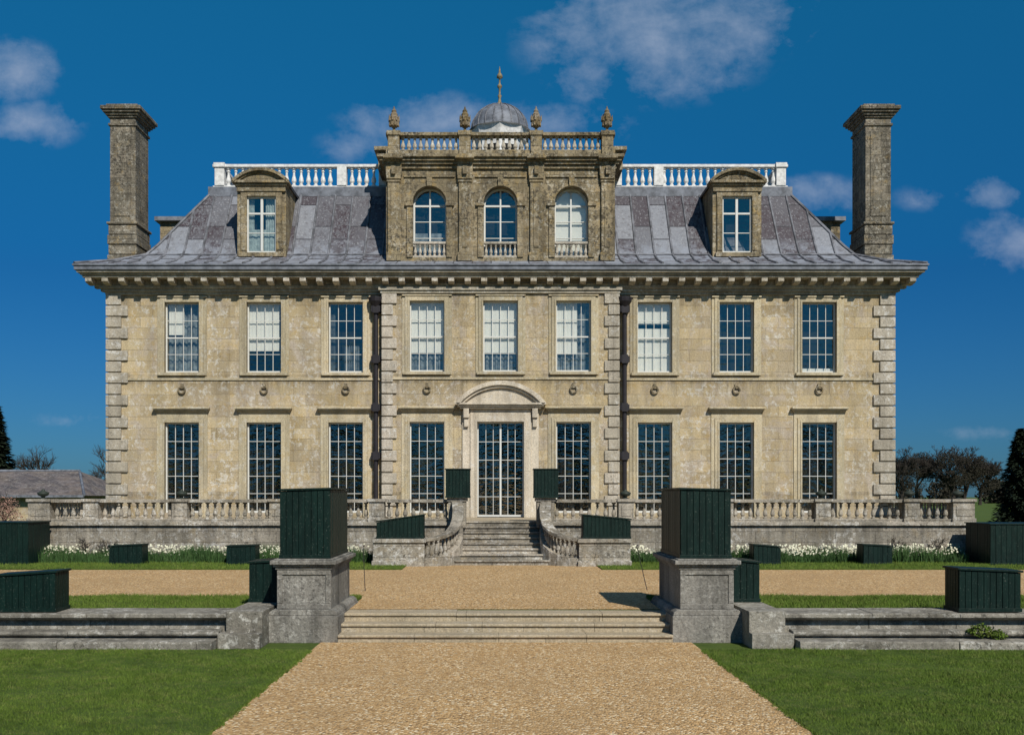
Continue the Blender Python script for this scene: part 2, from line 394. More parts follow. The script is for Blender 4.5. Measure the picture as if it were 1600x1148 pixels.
def cover_box(x0,x1,y0,y1,z0,zl,zr=None,lid=.03,ov=.025,pl=.1):
    zr=zl if zr is None else zr
    g=group('green_timber_cover')
    mb=MB();t=.02
    f=lambda x:zl+(zr-zl)*(x-x0)/(x1-x0)
    mb.sbox(x0+t,x1-t,y0+t,y1-t,z0+.02,f(x0+t)-.01,f(x1-t)-.01)
    n=max(3,round((x1-x0)/pl));w=(x1-x0)/n
    for i in range(n):
        a=x0+i*w+.004;b=x0+(i+1)*w-.004;j=random.uniform(0,.006)
        for (ya,yb) in((y0-j,y0+t+.003),(y1-t-.003,y1+j)):
            mb.sbox(a,b,ya,yb,z0+random.uniform(.0,.01),f(a)-.004,f(b)-.004)
    n=max(3,round((y1-y0)/pl));w=(y1-y0-.05)/n
    for i in range(n):
        a=y0+.025+i*w+.004;b=y0+.025+(i+1)*w-.004;j=random.uniform(0,.006)
        mb.box(x0-j,x0+t+.003,a,b,z0+.005,f(x0)-.006);mb.box(x1-t-.003,x1+j,a,b,z0+.005,f(x1)-.006)
    mb.box(x0-.012,x1+.012,y0-.014,y1+.014,z0-.002,z0+.05)
    mb.obj('planks',M_green,g,bevel=.002)
    mb=MB()
    mb.add([(x0-ov,y0-ov,zl),(x1+ov,y0-ov,zr),(x1+ov,y1+ov,zr),(x0-ov,y1+ov,zl),
              (x0-ov,y0-ov,zl+lid),(x1+ov,y0-ov,zr+lid),(x1+ov,y1+ov,zr+lid),(x0-ov,y1+ov,zl+lid)],
              [(0,3,2,1),(4,5,6,7),(0,1,5,4),(1,2,6,5),(2,3,7,6),(3,0,4,7)])
    mb.obj('lid',M_green,g,bevel=.003)
    return g
for s in(-1,1):
    g=group('gate_pier')
    cx=3.0*s
    mb=MB()
    def pb(hw,y0,y1,z0,z1): mb.box(cx-hw,cx+hw,y0,y1,z0,z1)
    pb(.525,15.15,17.35,-.1,.40)
    mb.prismy([(cx-.515,.40),(cx+.515,.40),(cx+.50,.45),(cx+.45,.49),(cx-.45,.49),(cx-.50,.45)],15.17,17.33)
    pb(.40,15.26,17.2,.48,1.08)
    mb.box(cx-.40,cx+.40,15.235,15.27,.49,.57);mb.box(cx-.40,cx+.40,15.236,15.27,1.0,1.085)
    mb.box(cx-.40,cx-.32,15.237,15.27,.572,.998);mb.box(cx+.32,cx+.40,15.237,15.27,.572,.998)
    pb(.425,15.22,17.24,1.08,1.12);pb(.455,15.19,17.27,1.12,1.155);pb(.49,15.15,17.31,1.155,1.22)
    pb(.44,15.2,17.26,1.218,1.24)
    mb.obj('pier_stonework',M_pier,g,bevel=.012)
cover_box(-3.37,-2.62,15.3,17.1,1.245,2.25,2.27)
cover_box(2.62,3.37,15.3,17.1,1.245,2.27,2.25)
cover_box(-4.0,-3.45,16.0,16.7,.52,1.12,1.15);cover_box(3.47,3.98,16.0,16.7,.52,1.17,1.12)
cover_box(-7.45,-6.55,14.9,15.38,.49,1.0,1.06,pl=.09);cover_box(6.6,7.5,14.9,15.38,.49,1.10,1.06,pl=.09)
cover_box(-15.5,-12.3,26.6,27.9,G1+.03,1.47,1.47,pl=.14);cover_box(12.6,15.9,26.4,27.8,G1+.03,1.44,1.44,pl=.14)
cover_box(-10.2,-9.35,26.6,27.1,G1+.03,.86,.90,pl=.12);cover_box(-7.15,-6.4,26.6,27.1,G1+.03,.86,.88,pl=.12)
cover_box(6.55,7.25,26.6,27.1,G1+.03,.90,.84,pl=.12);cover_box(9.4,10.15,26.6,27.1,G1+.03,.90,.86,pl=.12)

# ---------------------------------------------------------------- house terrace
PROF=[(0,.5),(.08,.5),(.10,.30),(.15,.30),(.27,.52),(.40,.47),(.6,.25),(.74,.22),(.79,.38),(.84,.25),(.91,.28),(.92,.5),(1,.5)]
def baluster(mb,x,y,z0,z1,r,seg=9):
    mb.lathe(x,y,[(z0+(z1-z0)*t,r*q*2) for t,q in PROF],seg)
ter=group('house_terrace')
mb=MB()
for s in(-1,1):
    x0,x1=sorted((s*1.12,s*13.1))
    mb.box(x0,x1,28.2,33.8,0,1.36)
    mb.box(x0,x1,28.16,28.22,G1-.1,.62)
    mb.box(x0,x1,28.12,33.8,1.36,1.46)
mb.box(-1.12,1.12,29.0,33.8,0,1.455)
mb.obj('retaining_wall',M_terr,ter,bevel=.01)
mb=MB();mb.box(-13.05,13.05,28.9,34.0,1.3,G2);mb.obj('paving',M_step,ter)
bal=group('terrace_balustrade')
mb=MB();mr=MB()
PED=[1.22,3.45,6.2,8.9,11.35,12.78]
for s in(-1,1):
    for i,p in enumerate(PED):
        hw=.30 if i==5 else .21
        if i==0:continue
        c=s*p
        mb.box(c-hw,c+hw,28.28,28.72,1.46,2.02)
        mb.box(c-hw+.08,c+hw-.08,28.262,28.3,1.62,1.92)
        mb.box(c-hw-.03,c+hw+.03,28.25,28.75,1.455,1.56)
        mb.box(c-hw-.04,c+hw+.04,28.23,28.77,2.015,2.10)
    for i in range(5):
        a=PED[i]+.21;b=PED[i+1]-(.30 if i==4 else .21)
        x0,x1=sorted((s*a,s*b))
        mb.box(x0,x1,28.32,28.68,1.455,1.54);mb.box(x0,x1,28.3,28.7,1.995,2.085)
        n=max(2,int((b-a)/.205))
        for k in range(n):
            baluster(mr,x0+(k+.5)*(x1-x0)/n,28.5,1.54,1.995,.062)
    xs=s*12.86
    mb.box(xs-.18,xs+.18,28.78,34.0,1.455,1.54);mb.box(xs-.2,xs+.2,28.78,34.0,1.995,2.083)
    for k in range(24): baluster(mr,xs,28.95+k*.21,1.54,1.995,.062)
mb.obj('rail_and_pedestals',M_terr,bal,bevel=.008);mr.obj('balusters',M_terr,bal,smooth=False)
for x in(-12.75,-8.9,3.45,8.9,11.35,12.7):
    mb=MB();mb.lathe(x,28.5,[(2.10,.10),(2.12,.10),(2.13,.05),(2.16,.05),(2.20,.14),(2.27,.16),(2.29,.11),(2.33,.04),(2.35,.05),(2.37,.01)],14)
    mb.obj('bronze_urn',M_bronze,smooth=True)

st=group('entrance_staircase')
mb=MB()
nst=8;rise=(G2-G1)/nst
for i in range(nst):
    y=26.6+i*.3;z=G1+rise*(i+1)
    hw=1.22 if i>3 else 1.22+.07*(4-i)
    yb=y+.34 if i<nst-1 else 29.02
    mb.prismx([(y+.04,z-rise-.05),(y+.04,z-.045),(y,z-.04),(y,z-.006),(y+.008,z),(yb,z),(yb,z-rise-.05)],-hw,hw)
mb.obj('steps',M_terr,st)
mb=MB();mr=MB()
for s in(-1,1):
    cp=[(-1.24,28.3,2.06),(-1.20,27.95,1.96),(-1.17,27.6,1.80),(-1.17,27.25,1.60),(-1.22,26.95,1.42),(-1.34,26.7,1.28),(-1.52,26.52,1.18),(-1.75,26.42,1.12),(-2.0,26.4,1.09)]
    pts=[(-s*x if s>0 else x,y) for x,y,z in cp];zt=[z for x,y,z in cp]
    mb.sweep(pts,.30,zt,[z-.09 for z in zt])
    zb=[max(.56,z-.52) for z in zt]
    mb.sweep(pts,.28,zb,[G1-.05]*len(pts))
    for i in range(len(pts)-1):
        for t in((.25,.75) if i<8 else (.5,)):
            x=pts[i][0]*(1-t)+pts[i+1][0]*t;y=pts[i][1]*(1-t)+pts[i+1][1]*t
            baluster(mr,x,y,zb[i]*(1-t)+zb[i+1]*t-.02,(zt[i]*(1-t)+zt[i+1]*t)-.07,.06)
    c=s*1.22
    mb.box(c-.24,c+.24,28.2,28.8,1.3,2.04);mb.box(c-.28,c+.28,28.16,28.84,2.03,2.12)
    x0,x1=sorted((s*1.98,s*3.3))
    mb.box(x0,x1,26.22,27.1,G1-.05,.98);mb.box(x0-.03,x1+.03,26.18,27.14,G1-.05,.52);mb.box(x0-.04,x1+.04,26.17,27.15,.98,1.08)
    x0,x1=sorted((s*3.0,s*3.36));mb.box(x0,x1,27.1,28.2,G1-.05,1.0)
    x0,x1=sorted((s*1.26,s*2.3));mb.box(x0,x1,26.75,28.2,G1-.05,.55)
mb.obj('side_walls',M_terr,st,bevel=.01);mr.obj('balusters',M_terr,st)
cover_box(-1.53,-.87,28.1,28.75,2.125,2.90,2.90);cover_box(.90,1.56,28.1,28.75,2.125,2.90,2.90)
cover_box(-3.22,-2.02,26.35,26.95,1.085,1.50,1.68);cover_box(2.1,3.32,26.35,26.95,1.085,1.68,1.56)

# ---------------------------------------------------------------- HOUSE
house=group('country_house')
ZX=lambda py:EYE+(775-py)/47.
YW=34.1;YC=33.85
CX=[-10.6,-7.87,-5.15,-2.43,0,2.41,5.13,7.85,10.6]
HW=.575
UZ0,UZ1=6.28,8.62
GZ0,GZ1=1.62,4.62
wallm=MB()
def wallgrid(mb,x0,x1,z0,z1,y,ops,rev=.2):
    xs=sorted({x0,x1}|{o[0] for o in ops}|{o[1] for o in ops});zs=sorted({z0,z1}|{o[2] for o in ops}|{o[3] for o in ops})
    for i in range(len(xs)-1):
        for j in range(len(zs)-1):
            cx=(xs[i]+xs[i+1])/2;cz=(zs[j]+zs[j+1])/2
            if any(o[0]<cx<o[1] and o[2]<cz<o[3] for o in ops):continue
            mb.add([(xs[i],y,zs[j]),(xs[i+1],y,zs[j]),(xs[i+1],y,zs[j+1]),(xs[i],y,zs[j+1])],[(0,1,2,3)])
    if rev:
        for o in ops:
            a,b,c,d=o;r=y+rev
            mb.add([(a,y,c),(a,y,d),(a,r,d),(a,r,c)],[(0,1,2,3)]);mb.add([(b,y,c),(b,y,d),(b,r,d),(b,r,c)],[(0,1,2,3)])
            mb.add([(a,y,c),(b,y,c),(b,r,c),(a,r,c)],[(0,1,2,3)]);mb.add([(a,y,d),(b,y,d),(b,r,d),(a,r,d)],[(0,1,2,3)])
def ops_for(cs):
    o=[]
    for c in cs:
        o.append((c-HW,c+HW,UZ0,UZ1));o.append((c-HW,c+HW,GZ0,GZ1))
    return o
wallgrid(wallm,-13.06,-3.87,1.2,9.2,YW,ops_for(CX[:3]))
wallgrid(wallm,3.85,13.06,1.2,9.2,YW,ops_for(CX[6:]))
wallgrid(wallm,-3.87,-1.2,1.2,9.2,YC,ops_for([CX[3]]))
wallgrid(wallm,1.2,3.85,1.2,9.2,YC,ops_for([CX[5]]))
wallgrid(wallm,-1.2,1.2,5.3,9.2,YC,[(-HW,HW,UZ0,UZ1)])
wallgrid(wallm,-1.2,1.2,1.2,5.3,YC,[(-.77,.77,G2,4.62)])
for x in(-3.87,3.85):
    wallm.add([(x,YC,1.2),(x,YW,1.2),(x,YW,9.2),(x,YC,9.2)],[(0,1,2,3)])
YB=53.5
for x in(-13.06,13.06):
    wallm.add([(x,YW,1.2),(x,YB,1.2),(x,YB,9.2),(x,YW,9.2)],[(0,1,2,3)])
wallm.add([(-13.06,YB,1.2),(13.06,YB,1.2),(13.06,YB,9.2),(-13.06,YB,9.2)],[(0,1,2,3)])
wallm.obj('walls',M_wall,house,fix=False)
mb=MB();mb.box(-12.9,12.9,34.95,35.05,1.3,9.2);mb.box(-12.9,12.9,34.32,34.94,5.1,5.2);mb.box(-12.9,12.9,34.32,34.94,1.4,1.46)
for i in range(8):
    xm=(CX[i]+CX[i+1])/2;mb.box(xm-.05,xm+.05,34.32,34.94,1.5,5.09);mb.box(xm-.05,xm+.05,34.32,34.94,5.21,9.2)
mb.obj('dark_interior_backing',M_dark,house)  # dark sheets added behind the panes, painted as unlit room depth

trim=MB();sash=MB();glass=MB();blind=MB();curt=MB()
def sash_window(cx,z0,z1,hw,y,cols,rows,bl=None,meet=True):
    yf=y+.10
    fw=.042
    sash.box(cx-hw,cx-hw+fw,yf,yf+.09,z0,z1);sash.box(cx+hw-fw,cx+hw,yf,yf+.09,z0,z1)
    sash.box(cx-hw+fw,cx+hw-fw,yf+.002,yf+.09,z1-fw,z1);sash.box(cx-hw+fw,cx+hw-fw,yf+.002,yf+.09,z0,z0+.065)
    zm=(z0+z1)/2
    if meet: sash.box(cx-hw+fw,cx+hw-fw,yf+.01,yf+.075,zm-.022,zm+.022)
    a,b=cx-hw+fw,cx+hw-fw
    for k in range(1,cols):
        x=a+(b-a)*k/cols;sash.box(x-.0085,x+.0085,yf+.022,yf+.06,z0+.06,z1-fw)
    for k in range(1,rows):
        z=z0+.06+(z1-z0-.10)*k/rows
        if meet and abs(z-zm)<.06:continue
        sash.box(a,b,yf+.026,yf+.058,z-.0085,z+.0085)
    for i in range(cols):
        for j in range(rows):
            xa=a+(b-a)*i/cols;xb=a+(b-a)*(i+1)/cols;za=z0+.06+(z1-z0-.10)*j/rows;zb=z0+.06+(z1-z0-.10)*(j+1)/rows
            e=[random.uniform(-.0035,.0035) for _ in range(3)]
            yy=yf+.045
            glass.add([(xa,yy+e[0],za),(xb,yy+e[1],za),(xb,yy+e[2]+e[1]-e[0],zb),(xa,yy+e[2],zb)],[(0,1,2,3)])
    if bl:
        for (kind,x0,x1,za,zb) in bl:
            t=blind if kind=='b' else curt
            X0=cx-hw+2*hw*x0;X1=cx-hw+2*hw*x1;Z1=z1-(z1-z0)*za;Z0=z1-(z1-z0)*zb
            n=24;vs=[];yo=.24 if kind=='b' else .34
            for i in range(n+1):
                x=X0+(X1-X0)*i/n;yy=y+yo+(.004 if kind=='b' else .035)*math.sin(i*1.9+cx)
                vs+=[(x,yy,Z0),(x,yy,Z1)]
            t.add(vs,[(2*i,2*i+2,2*i+3,2*i+1) for i in range(n)])
UB=[[('c',0,1,0,1),('b',.05,.5,.02,.45)],[('b',.02,.9,.0,.68)],[('c',0,.15,0,1),('c',.4,.85,.6,.95)],
    [('b',0,1,0,.72),('c',0,1,.7,1)],[('b',0,1,0,.72),('c',0,1,.7,1)],[('b',0,.62,0,.74),('c',.0,1,.0,1)],[('b',0,1,0,.3),('b',.0,1,.36,1)],[('c',0,.12,0,1),('c',.88,1,0,1)],[('b',0,1,.93,1)]]
for i,c in enumerate(CX):
    y=YC if 3<=i<=5 else YW
    sash_window(c,UZ0,UZ1,HW,y,4,4,UB[i])
    if c!=0: sash_window(c,GZ0,GZ1,HW,y,4,5,None,False)
    w=.15
    trim.box(c-HW-w,c-HW,y-.06,y+.05,UZ0,UZ1+w);trim.box(c+HW,c+HW+w,y-.06,y+.05,UZ0,UZ1+w)
    trim.box(c-HW,c+HW,y-.058,y+.05,UZ1,UZ1+w)
    trim.box(c-HW-.05,c-HW+.001,y-.085,y-.05,UZ0,UZ1+.05);trim.box(c+HW-.001,c+HW+.05,y-.085,y-.05,UZ0,UZ1+.05)
    for s in(-1,1):
        x0,x1=sorted((c+s*(HW+w),c+s*(HW+w+.1)));trim.box(x0,x1,y-.03,y+.05,UZ0-.1,UZ1+.12)
    trim.box(c-HW-w-.1,c+HW+w+.1,y-.09,y+.05,UZ1+w+.002,UZ1+w+.05)
    trim.box(c-HW-w-.06,c+HW+w+.06,y-.12,y+.05,UZ0-.10,UZ0-.002)
    if c!=0:
        z1=GZ1
        trim.box(c-HW-w,c-HW,y-.06,y+.05,1.47,z1+w);trim.box(c+HW,c+HW+w,y-.06,y+.05,1.47,z1+w)
        trim.box(c-HW,c+HW,y-.058,y+.05,z1,z1+w)
        trim.box(c-HW-.05,c-HW+.001,y-.085,y-.05,1.5,z1+.05);trim.box(c+HW-.001,c+HW+.05,y-.085,y-.05,1.5,z1+.05)
        for s in(-1,1):
            x0,x1=sorted((c+s*(HW+w),c+s*(HW+w+.12)));trim.box(x0,x1,y-.03,y+.05,1.47,z1+.3)
        trim.box(c-HW-w-.1,c+HW+w+.1,y-.032,y+.05,z1+w+.002,z1+.34)
        trim.box(c-.86,c+.86,y-.10,y+.05,z1+.34,z1+.39);trim.box(c-.90,c+.90,y-.16,y+.05,z1+.39,z1+.44);trim.box(c-.94,c+.94,y-.22,y+.05,z1+.44,z1+.50)
for(a,b,y)in((-13.06,-3.88,YW),(-3.90,-.0,YC),(0.,3.88,YC),(3.88,13.06,YW)):
    trim.box(a,b,y-.045,y+.03,6.02,6.10)
trim.obj('window_surrounds',M_trim,house,bevel=.008)
sash_window(0,G2+.02,4.62,.77,YC,6,5,None,False)
sash.box(-.03,.03,YC+.095,YC+.185,G2+.03,4.6)
sash.obj('sash_frames',M_white,house);glass.obj('window_panes',M_glass,house,fix=False)
blind.obj('blinds',M_blind,house,fix=False);curt.obj('curtains',M_curt,house,fix=False)
dm=MB();y=YC
dm.box(-1.0,-.77,y-.12,y+.05,G2,4.85);dm.box(.77,1.0,y-.12,y+.05,G2,4.85);dm.box(-.77,.77,y-.118,y+.05,4.62,4.85)
dm.box(-.84,-.769,y-.15,y-.1,G2,4.69);dm.box(.769,.84,y-.15,y-.1,G2,4.69);dm.box(-.769,.769,y-.149,y-.1,4.62,4.69)
dm.box(-1.26,-1.002,y-.07,y+.05,G2,5.0);dm.box(1.002,1.26,y-.07,y+.05,G2,5.0)
dm.box(-1.0,1.0,y-.10,y+.05,4.852,5.05)
for s in(-1,1):
    x0,x1=sorted((s*1.04,s*1.22));dm.box(x0,x1,y-.24,y-.05,4.75,5.05);dm.box(x0+.02,x1-.02,y-.17,y-.05,4.45,4.75)
dm.box(-1.34,1.34,y-.24,y+.05,5.05,5.11);dm.box(-1.42,1.42,y-.30,y+.05,5.11,5.17);dm.box(-1.49,1.49,y-.36,y+.05,5.17,5.23)
def seg_ped(mb,cx,zb,half,rise,yf,yb,th=.14,rec=.25):
    R=(half*half+rise*rise)/(2*rise);cz=zb+rise-R;a=math.asin(half/R)
    mb.arc(cx,cz,R-th,R,math.pi/2-a,math.pi/2+a,yf,yb,28)
    mb.arc(cx,cz,R-th*1.6,R-th+.002,math.pi/2-a*.97,math.pi/2+a*.97,yf+.08,yb,28)
    n=24;r2=R-th*1.3;pr=[]
    a2=math.acos(min(1,(zb-cz)/r2))
    for i in range(n+1):
        t=math.pi/2-a2+2*a2*i/n;pr.append((cx+r2*math.cos(t),cz+r2*math.sin(t)))
    mb.prismy(pr,yf+rec,yb)
seg_ped(dm,0,5.23,1.49,.72,y-.36,y+.05,.14,.18)
dm.obj('door_surround',M_door,house,bevel=.008)
q=MB();n=20;pit=(8.88-G2)/n
for s in(-1,1):
    for i in range(n):
        z0=G2+i*pit;w=.66 if i%2==0 else .44
        x0,x1=sorted((s*13.13,s*(13.06-w)));dd=.95 if i%2 else .6
        q.box(x0,x1,YW-.075,YW+dd,z0+.018,z0+pit-.018)
        w=.43 if i%2 else .30
        x0,x1=sorted((s*3.93,s*(3.86-w)))
        q.box(x0,x1,YC-.07,YW+.02,z0+.018,z0+pit-.018)
q.obj('quoins',M_quoin,house,bevel=.018)
rm=MB()
for i,c in enumerate(CX):
    if c==0:continue
    y=(YC if 3<=i<=5 else YW)
    rm.box(c-.05,c+.05,y-.07,y+.01,5.75,5.90)
    N=14
    for k in range(N):
        a0=2*math.pi*k/N;a1=2*math.pi*(k+1)/N
        rm.tube((c+.11*math.cos(a0),y-.06,5.70+.12*math.sin(a0)),(c+.11*math.cos(a1),y-.06,5.70+.12*math.sin(a1)),.028,.028,6)
rm.obj('wall_rings',M_attic,house)
pm=MB()
for x in(-4.13,4.11):
    pm.tube((x,33.93,1.5),(x,33.93,8.6),.075,.075,12)
    pm.lathe(x,33.90,[(8.30,.08),(8.42,.10),(8.52,.17),(8.60,.23),(8.72,.25),(8.74,.25)],12)
    for z in(ZX(484),ZX(562),ZX(637),ZX(712)):
        pm.box(x-.15,x+.15,33.83,34.1,z-.10,z+.10);pm.box(x-.10,x+.10,33.80,33.85,z-.14,z+.14)
pm.obj('downpipes',M_iron,house)
co=MB()
def slab(mb,ov,z0,z1,hx=13.06,y0=YW,y1=YB): mb.box(-hx-ov,hx+ov,y0-ov,y1+ov,z0,z1)
slab(co,.08,8.86,8.95);slab(co,.16,8.95,9.05);slab(co,.24,9.05,9.15)
co.box(-3.97,3.95,YC-.09,YC+.3,8.862,8.948);co.box(-4.03,4.01,YC-.14,YC+.3,8.951,9.048)
slab(co,.62,9.32,9.40);slab(co,.68,9.40,9.46);slab(co,.76,9.46,9.53)
slab(co,.20,9.15,9.32)
co.obj('cornice',M_corn,house,bevel=.01)
mo=MB();x=-13.5
while x<13.6:
    mo.prismx([(YW-.60,9.32),(YW-.60,9.20),(YW-.50,9.155),(YW-.2,9.13),(YW-.2,9.32)],x-.1,x+.1);x+=.54
for s in(-1,1):
    yy=YW-.1
    while yy<YB:
        x0,x1=sorted((s*13.26,s*13.66));mo.box(x0,x1,yy-.1,yy+.1,9.16,9.32);yy+=.54
mo.obj('modillions',M_quoin,house,bevel=.01)
gu=MB();slab(gu,.82,9.53,9.70);slab(gu,.86,9.66,9.72)
gu.obj('lead_gutter',M_leadp,house,bevel=.012)
PR=[(0,9.72),(.95,10.02),(1.75,10.40),(2.05,10.80),(2.6,11.65),(3.1,12.42),(3.6,13.18)]
EX=13.86;EY0=33.26;EY1=54.3
rf=MB();rs=MB()
for i in range(len(PR)-1):
    a,za=PR[i];b,zb=PR[i+1]
    def ring(t,z):return[(-EX+t,EY0+t,z),(EX-t,EY0+t,z),(EX-t,EY1-t,z),(-EX+t,EY1-t,z)]
    A=ring(a,za);B=ring(b,zb)
    for k in range(4):
        k2=(k+1)%4
        (rf if k in(0,2) else rs).add([A[k],A[k2],B[k2],B[k]],[(0,1,2,3)])
rf.obj('roof_front_and_back',M_lead,house,fix=False);rs.obj('roof_sides',M_leads,house,fix=False)
top=MB();top.box(-EX+3.4,EX-3.4,EY0+3.4,EY1-3.4,12.9,13.24);top.obj('roof_platform',M_leadp,house)
rib=MB()
def ribline(fn,lim):
    for i in range(len(PR)-1):
        a,za=PR[i];b,zb=PR[i+1]
        if a>=lim:break
        if b>lim:
            t=(lim-a)/(b-a);b=lim;zb=za+(zb-za)*t
        rib.tube((*fn(a),za+.016),(*fn(b),zb+.016),.042,.042,6)
x=-13.33
while x<13.5:
    if abs(x)>3.9: ribline(lambda t,x=x:(x,EY0+t),EX-abs(x))
    x+=.62
y=EY0+.6
while y<EY1:
    for s in(-1,1): ribline(lambda t,s=s,y=y:(s*(EX-t),y),min(y-EY0,EY1-y))
    y+=.62
for s in(-1,1):
    for i in range(len(PR)-1):
        a,za=PR[i];b,zb=PR[i+1]
        rib.tube((s*(EX-a),EY0+a,za+.02),(s*(EX-b),EY0+b,zb+.02),.055,.055,6)
rib.tube((-EX+1.75,EY0+1.75,10.42),(EX-1.75,EY0+1.75,10.42),.04,.04,6)
for s in(-1,1): rib.tube((s*(EX-1.75),EY0+1.75,10.42),(s*(EX-1.75),EY1-1.75,10.42),.04,.04,6)
rib.obj('lead_rolls',M_roll,house,fix=False)
rb=MB();rbb=MB()
HXB=10.22;YR=36.95
rb.box(-HXB-.12,HXB+.12,YR-.12,YR+.12,13.18,13.33);rb.box(-HXB-.13,HXB+.13,YR-.13,YR+.13,14.0,14.1)
peds=[-10.1,-5.7,-4.2,4.2,5.7,10.1]
for p in peds: rb.box(p-.17,p+.17,YR-.15,YR+.15,13.331,13.999)
for s in(-1,1):
    rb.box(s*10.1-.2,s*10.1+.2,YR-.2,YR+.2,13.98,14.14)
    rb.box(s*10.1-.11,s*10.1+.11,YR+.16,EY1-3.7,13.2,13.32);rb.box(s*10.1-.12,s*10.1+.12,YR+.16,EY1-3.7,14.001,14.1)
    y=YR+.4
    while y<EY1-3.8: baluster(rbb,s*10.1,y,13.32,14.0,.085,8);y+=.27
x=-9.8
while x<9.9:
    if not(any(abs(x-p)<.22 for p in peds)): baluster(rbb,x,YR,13.33,14.0,.085,8)
    x+=.262
rb.obj('roof_balustrade_rail',M_whites,house,bevel=.01);rbb.obj('roof_balusters',M_whites,house)

# attic loggia
at=MB();ya=34.2
AX=3.82;AC=[-2.37,0,2.37];AR=.56;ASP=11.94;AB=10.14;AZ=13.22
ops=[(c-AR,c+AR,AB,ASP+AR) for c in AC]
aw=MB();wallgrid(aw,-AX,AX,9.8,AZ,ya,ops,0)
for c in AC:
    n=12
    for s in(-1,1):
        pts=[(c+s*AR*math.cos(math.pi/2*i/n),ASP+AR*math.sin(math.pi/2*i/n)) for i in range(n+1)]
        for i in range(n):
            a=pts[i];b=pts[i+1]
            aw.add([(a[0],ya,a[1]),(c+s*AR,ya,ASP+AR),(b[0],ya,b[1])],[(0,1,2)])
            aw.add([(a[0],ya,a[1]),(b[0],ya,b[1]),(b[0],ya+.45,b[1]),(a[0],ya+.45,a[1])],[(0,1,2,3)])
        aw.add([(c+s*AR,ya,AB),(c+s*AR,ya,ASP),(c+s*AR,ya+.45,ASP),(c+s*AR,ya+.45,AB)],[(0,1,2,3)])
    aw.add([(c-AR,ya,AB),(c+AR,ya,AB),(c+AR,ya+.45,AB),(c-AR,ya+.45,AB)],[(0,1,2,3)])
for x in(-AX,AX): aw.add([(x,ya,9.8),(x,41,9.8),(x,41,AZ),(x,ya,AZ)],[(0,1,2,3)])
aw.add([(-AX,41,9.8),(AX,41,9.8),(AX,41,AZ),(-AX,41,AZ)],[(0,1,2,3)])
aw.obj('attic_walls',M_attic,house,fix=False)
for c in AC:
    at.arc(c,ASP,AR,AR+.07,0,math.pi,ya-.09,ya+.02,22);at.arc(c,ASP,AR+.07,AR+.2,0,math.pi,ya-.06,ya+.02,22)
    at.box(c-.09,c+.09,ya-.16,ya,ASP+AR-.02,ASP+AR+.27)
    for s in(-1,1):
        x0,x1=sorted((c+s*AR,c+s*(AR+.2)));at.box(x0,x1,ya-.05,ya+.02,AB,ASP-.1)
        x0,x1=sorted((c+s*(AR-.02),c+s*(AR+.26)));at.box(x0,x1,ya-.1,ya+.02,ASP-.1,ASP)
    at.box(c-.85,c+.85,ya-.05,ya+.02,12.80,12.86)
PIL=[-3.56,-1.19,1.19,3.56]
for p in PIL:
    w=.24
    at.box(p-w,p+w,ya-.14,ya+.02,10.0,10.28);at.box(p-w+.04,p+w-.04,ya-.11,ya+.02,10.28,12.72)
    at.box(p-.09,p+.09,ya-.14,ya-.1,10.45,12.4)
    at.box(p-w+.01,p+w-.01,ya-.145,ya+.02,12.62,12.68);at.box(p-w,p+w,ya-.16,ya+.02,12.72,12.84)
    at.box(p-.07,p+.07,ya-.26,ya-.1,12.85,13.12)
    at.box(p-w-.02,p+w+.02,ya-.15,ya+.02,12.84,13.2)
    at.box(p-w-.08,p+w+.08,ya-.38,ya+.02,13.341,13.42)
at.box(-AX-.05,AX+.05,ya-.08,40.9,13.08,13.2)
at.box(-AX-.12,AX+.12,ya-.16,41,13.20,13.30);at.box(-AX-.20,AX+.20,ya-.24,41,13.30,13.40);at.box(-AX-.28,AX+.28,ya-.32,41,13.40,13.50)
at.box(-AX+.0,AX-.0,ya-.1,ya+.2,13.50,13.70)
at.box(-AX,AX,ya-.12,ya+.22,14.17,14.28)
for p in PIL:
    at.box(p-.19,p+.19,ya-.17,ya+.27,13.50,14.165);at.box(p-.23,p+.23,ya-.21,ya+.31,14.16,14.31)
for s in(-1,1):
    x0,x1=sorted((s*3.6,s*3.82));at.box(x0,x1,ya+.3,40.9,13.50,13.70);at.box(x0,x1,ya+.3,40.9,14.17,14.28)
    x0,x1=sorted((s*3.83,s*4.25));at.box(x0,x1,35.6,41.,13.5,14.15);x0,x1=sorted((s*3.83,s*4.38));at.box(x0,x1,35.45,41.,14.15,14.28)
at.obj('attic_mouldings',M_attic,house,bevel=.01)
ab=MB()
def fill_bal(mb,x0,x1,y,z0,z1,r,sp):
    n=int((x1-x0)/sp)
    for k in range(n): baluster(mb,x0+(k+.5)*(x1-x0)/n,y,z0,z1,r,8)
for i in range(3): fill_bal(ab,PIL[i]+.2,PIL[i+1]-.2,ya+.05,13.70,14.17,.075,.19)
for s in(-1,1):
    yy=ya+.45
    while yy<40.6: baluster(ab,s*3.71,yy,13.70,14.17,.07,8);yy+=.22
for c in AC: fill_bal(ab,c-AR,c+AR,ya+.08,AB+.06,AB+.46,.055,.16)
for c in AC: ab.box(c-AR,c+AR,ya+.0,ya+.16,AB,AB+.06);ab.box(c-AR,c+AR,ya+.01,ya+.15,AB+.46,AB+.53)
ab.obj('attic_balusters',M_quoin,house)
fi=MB()
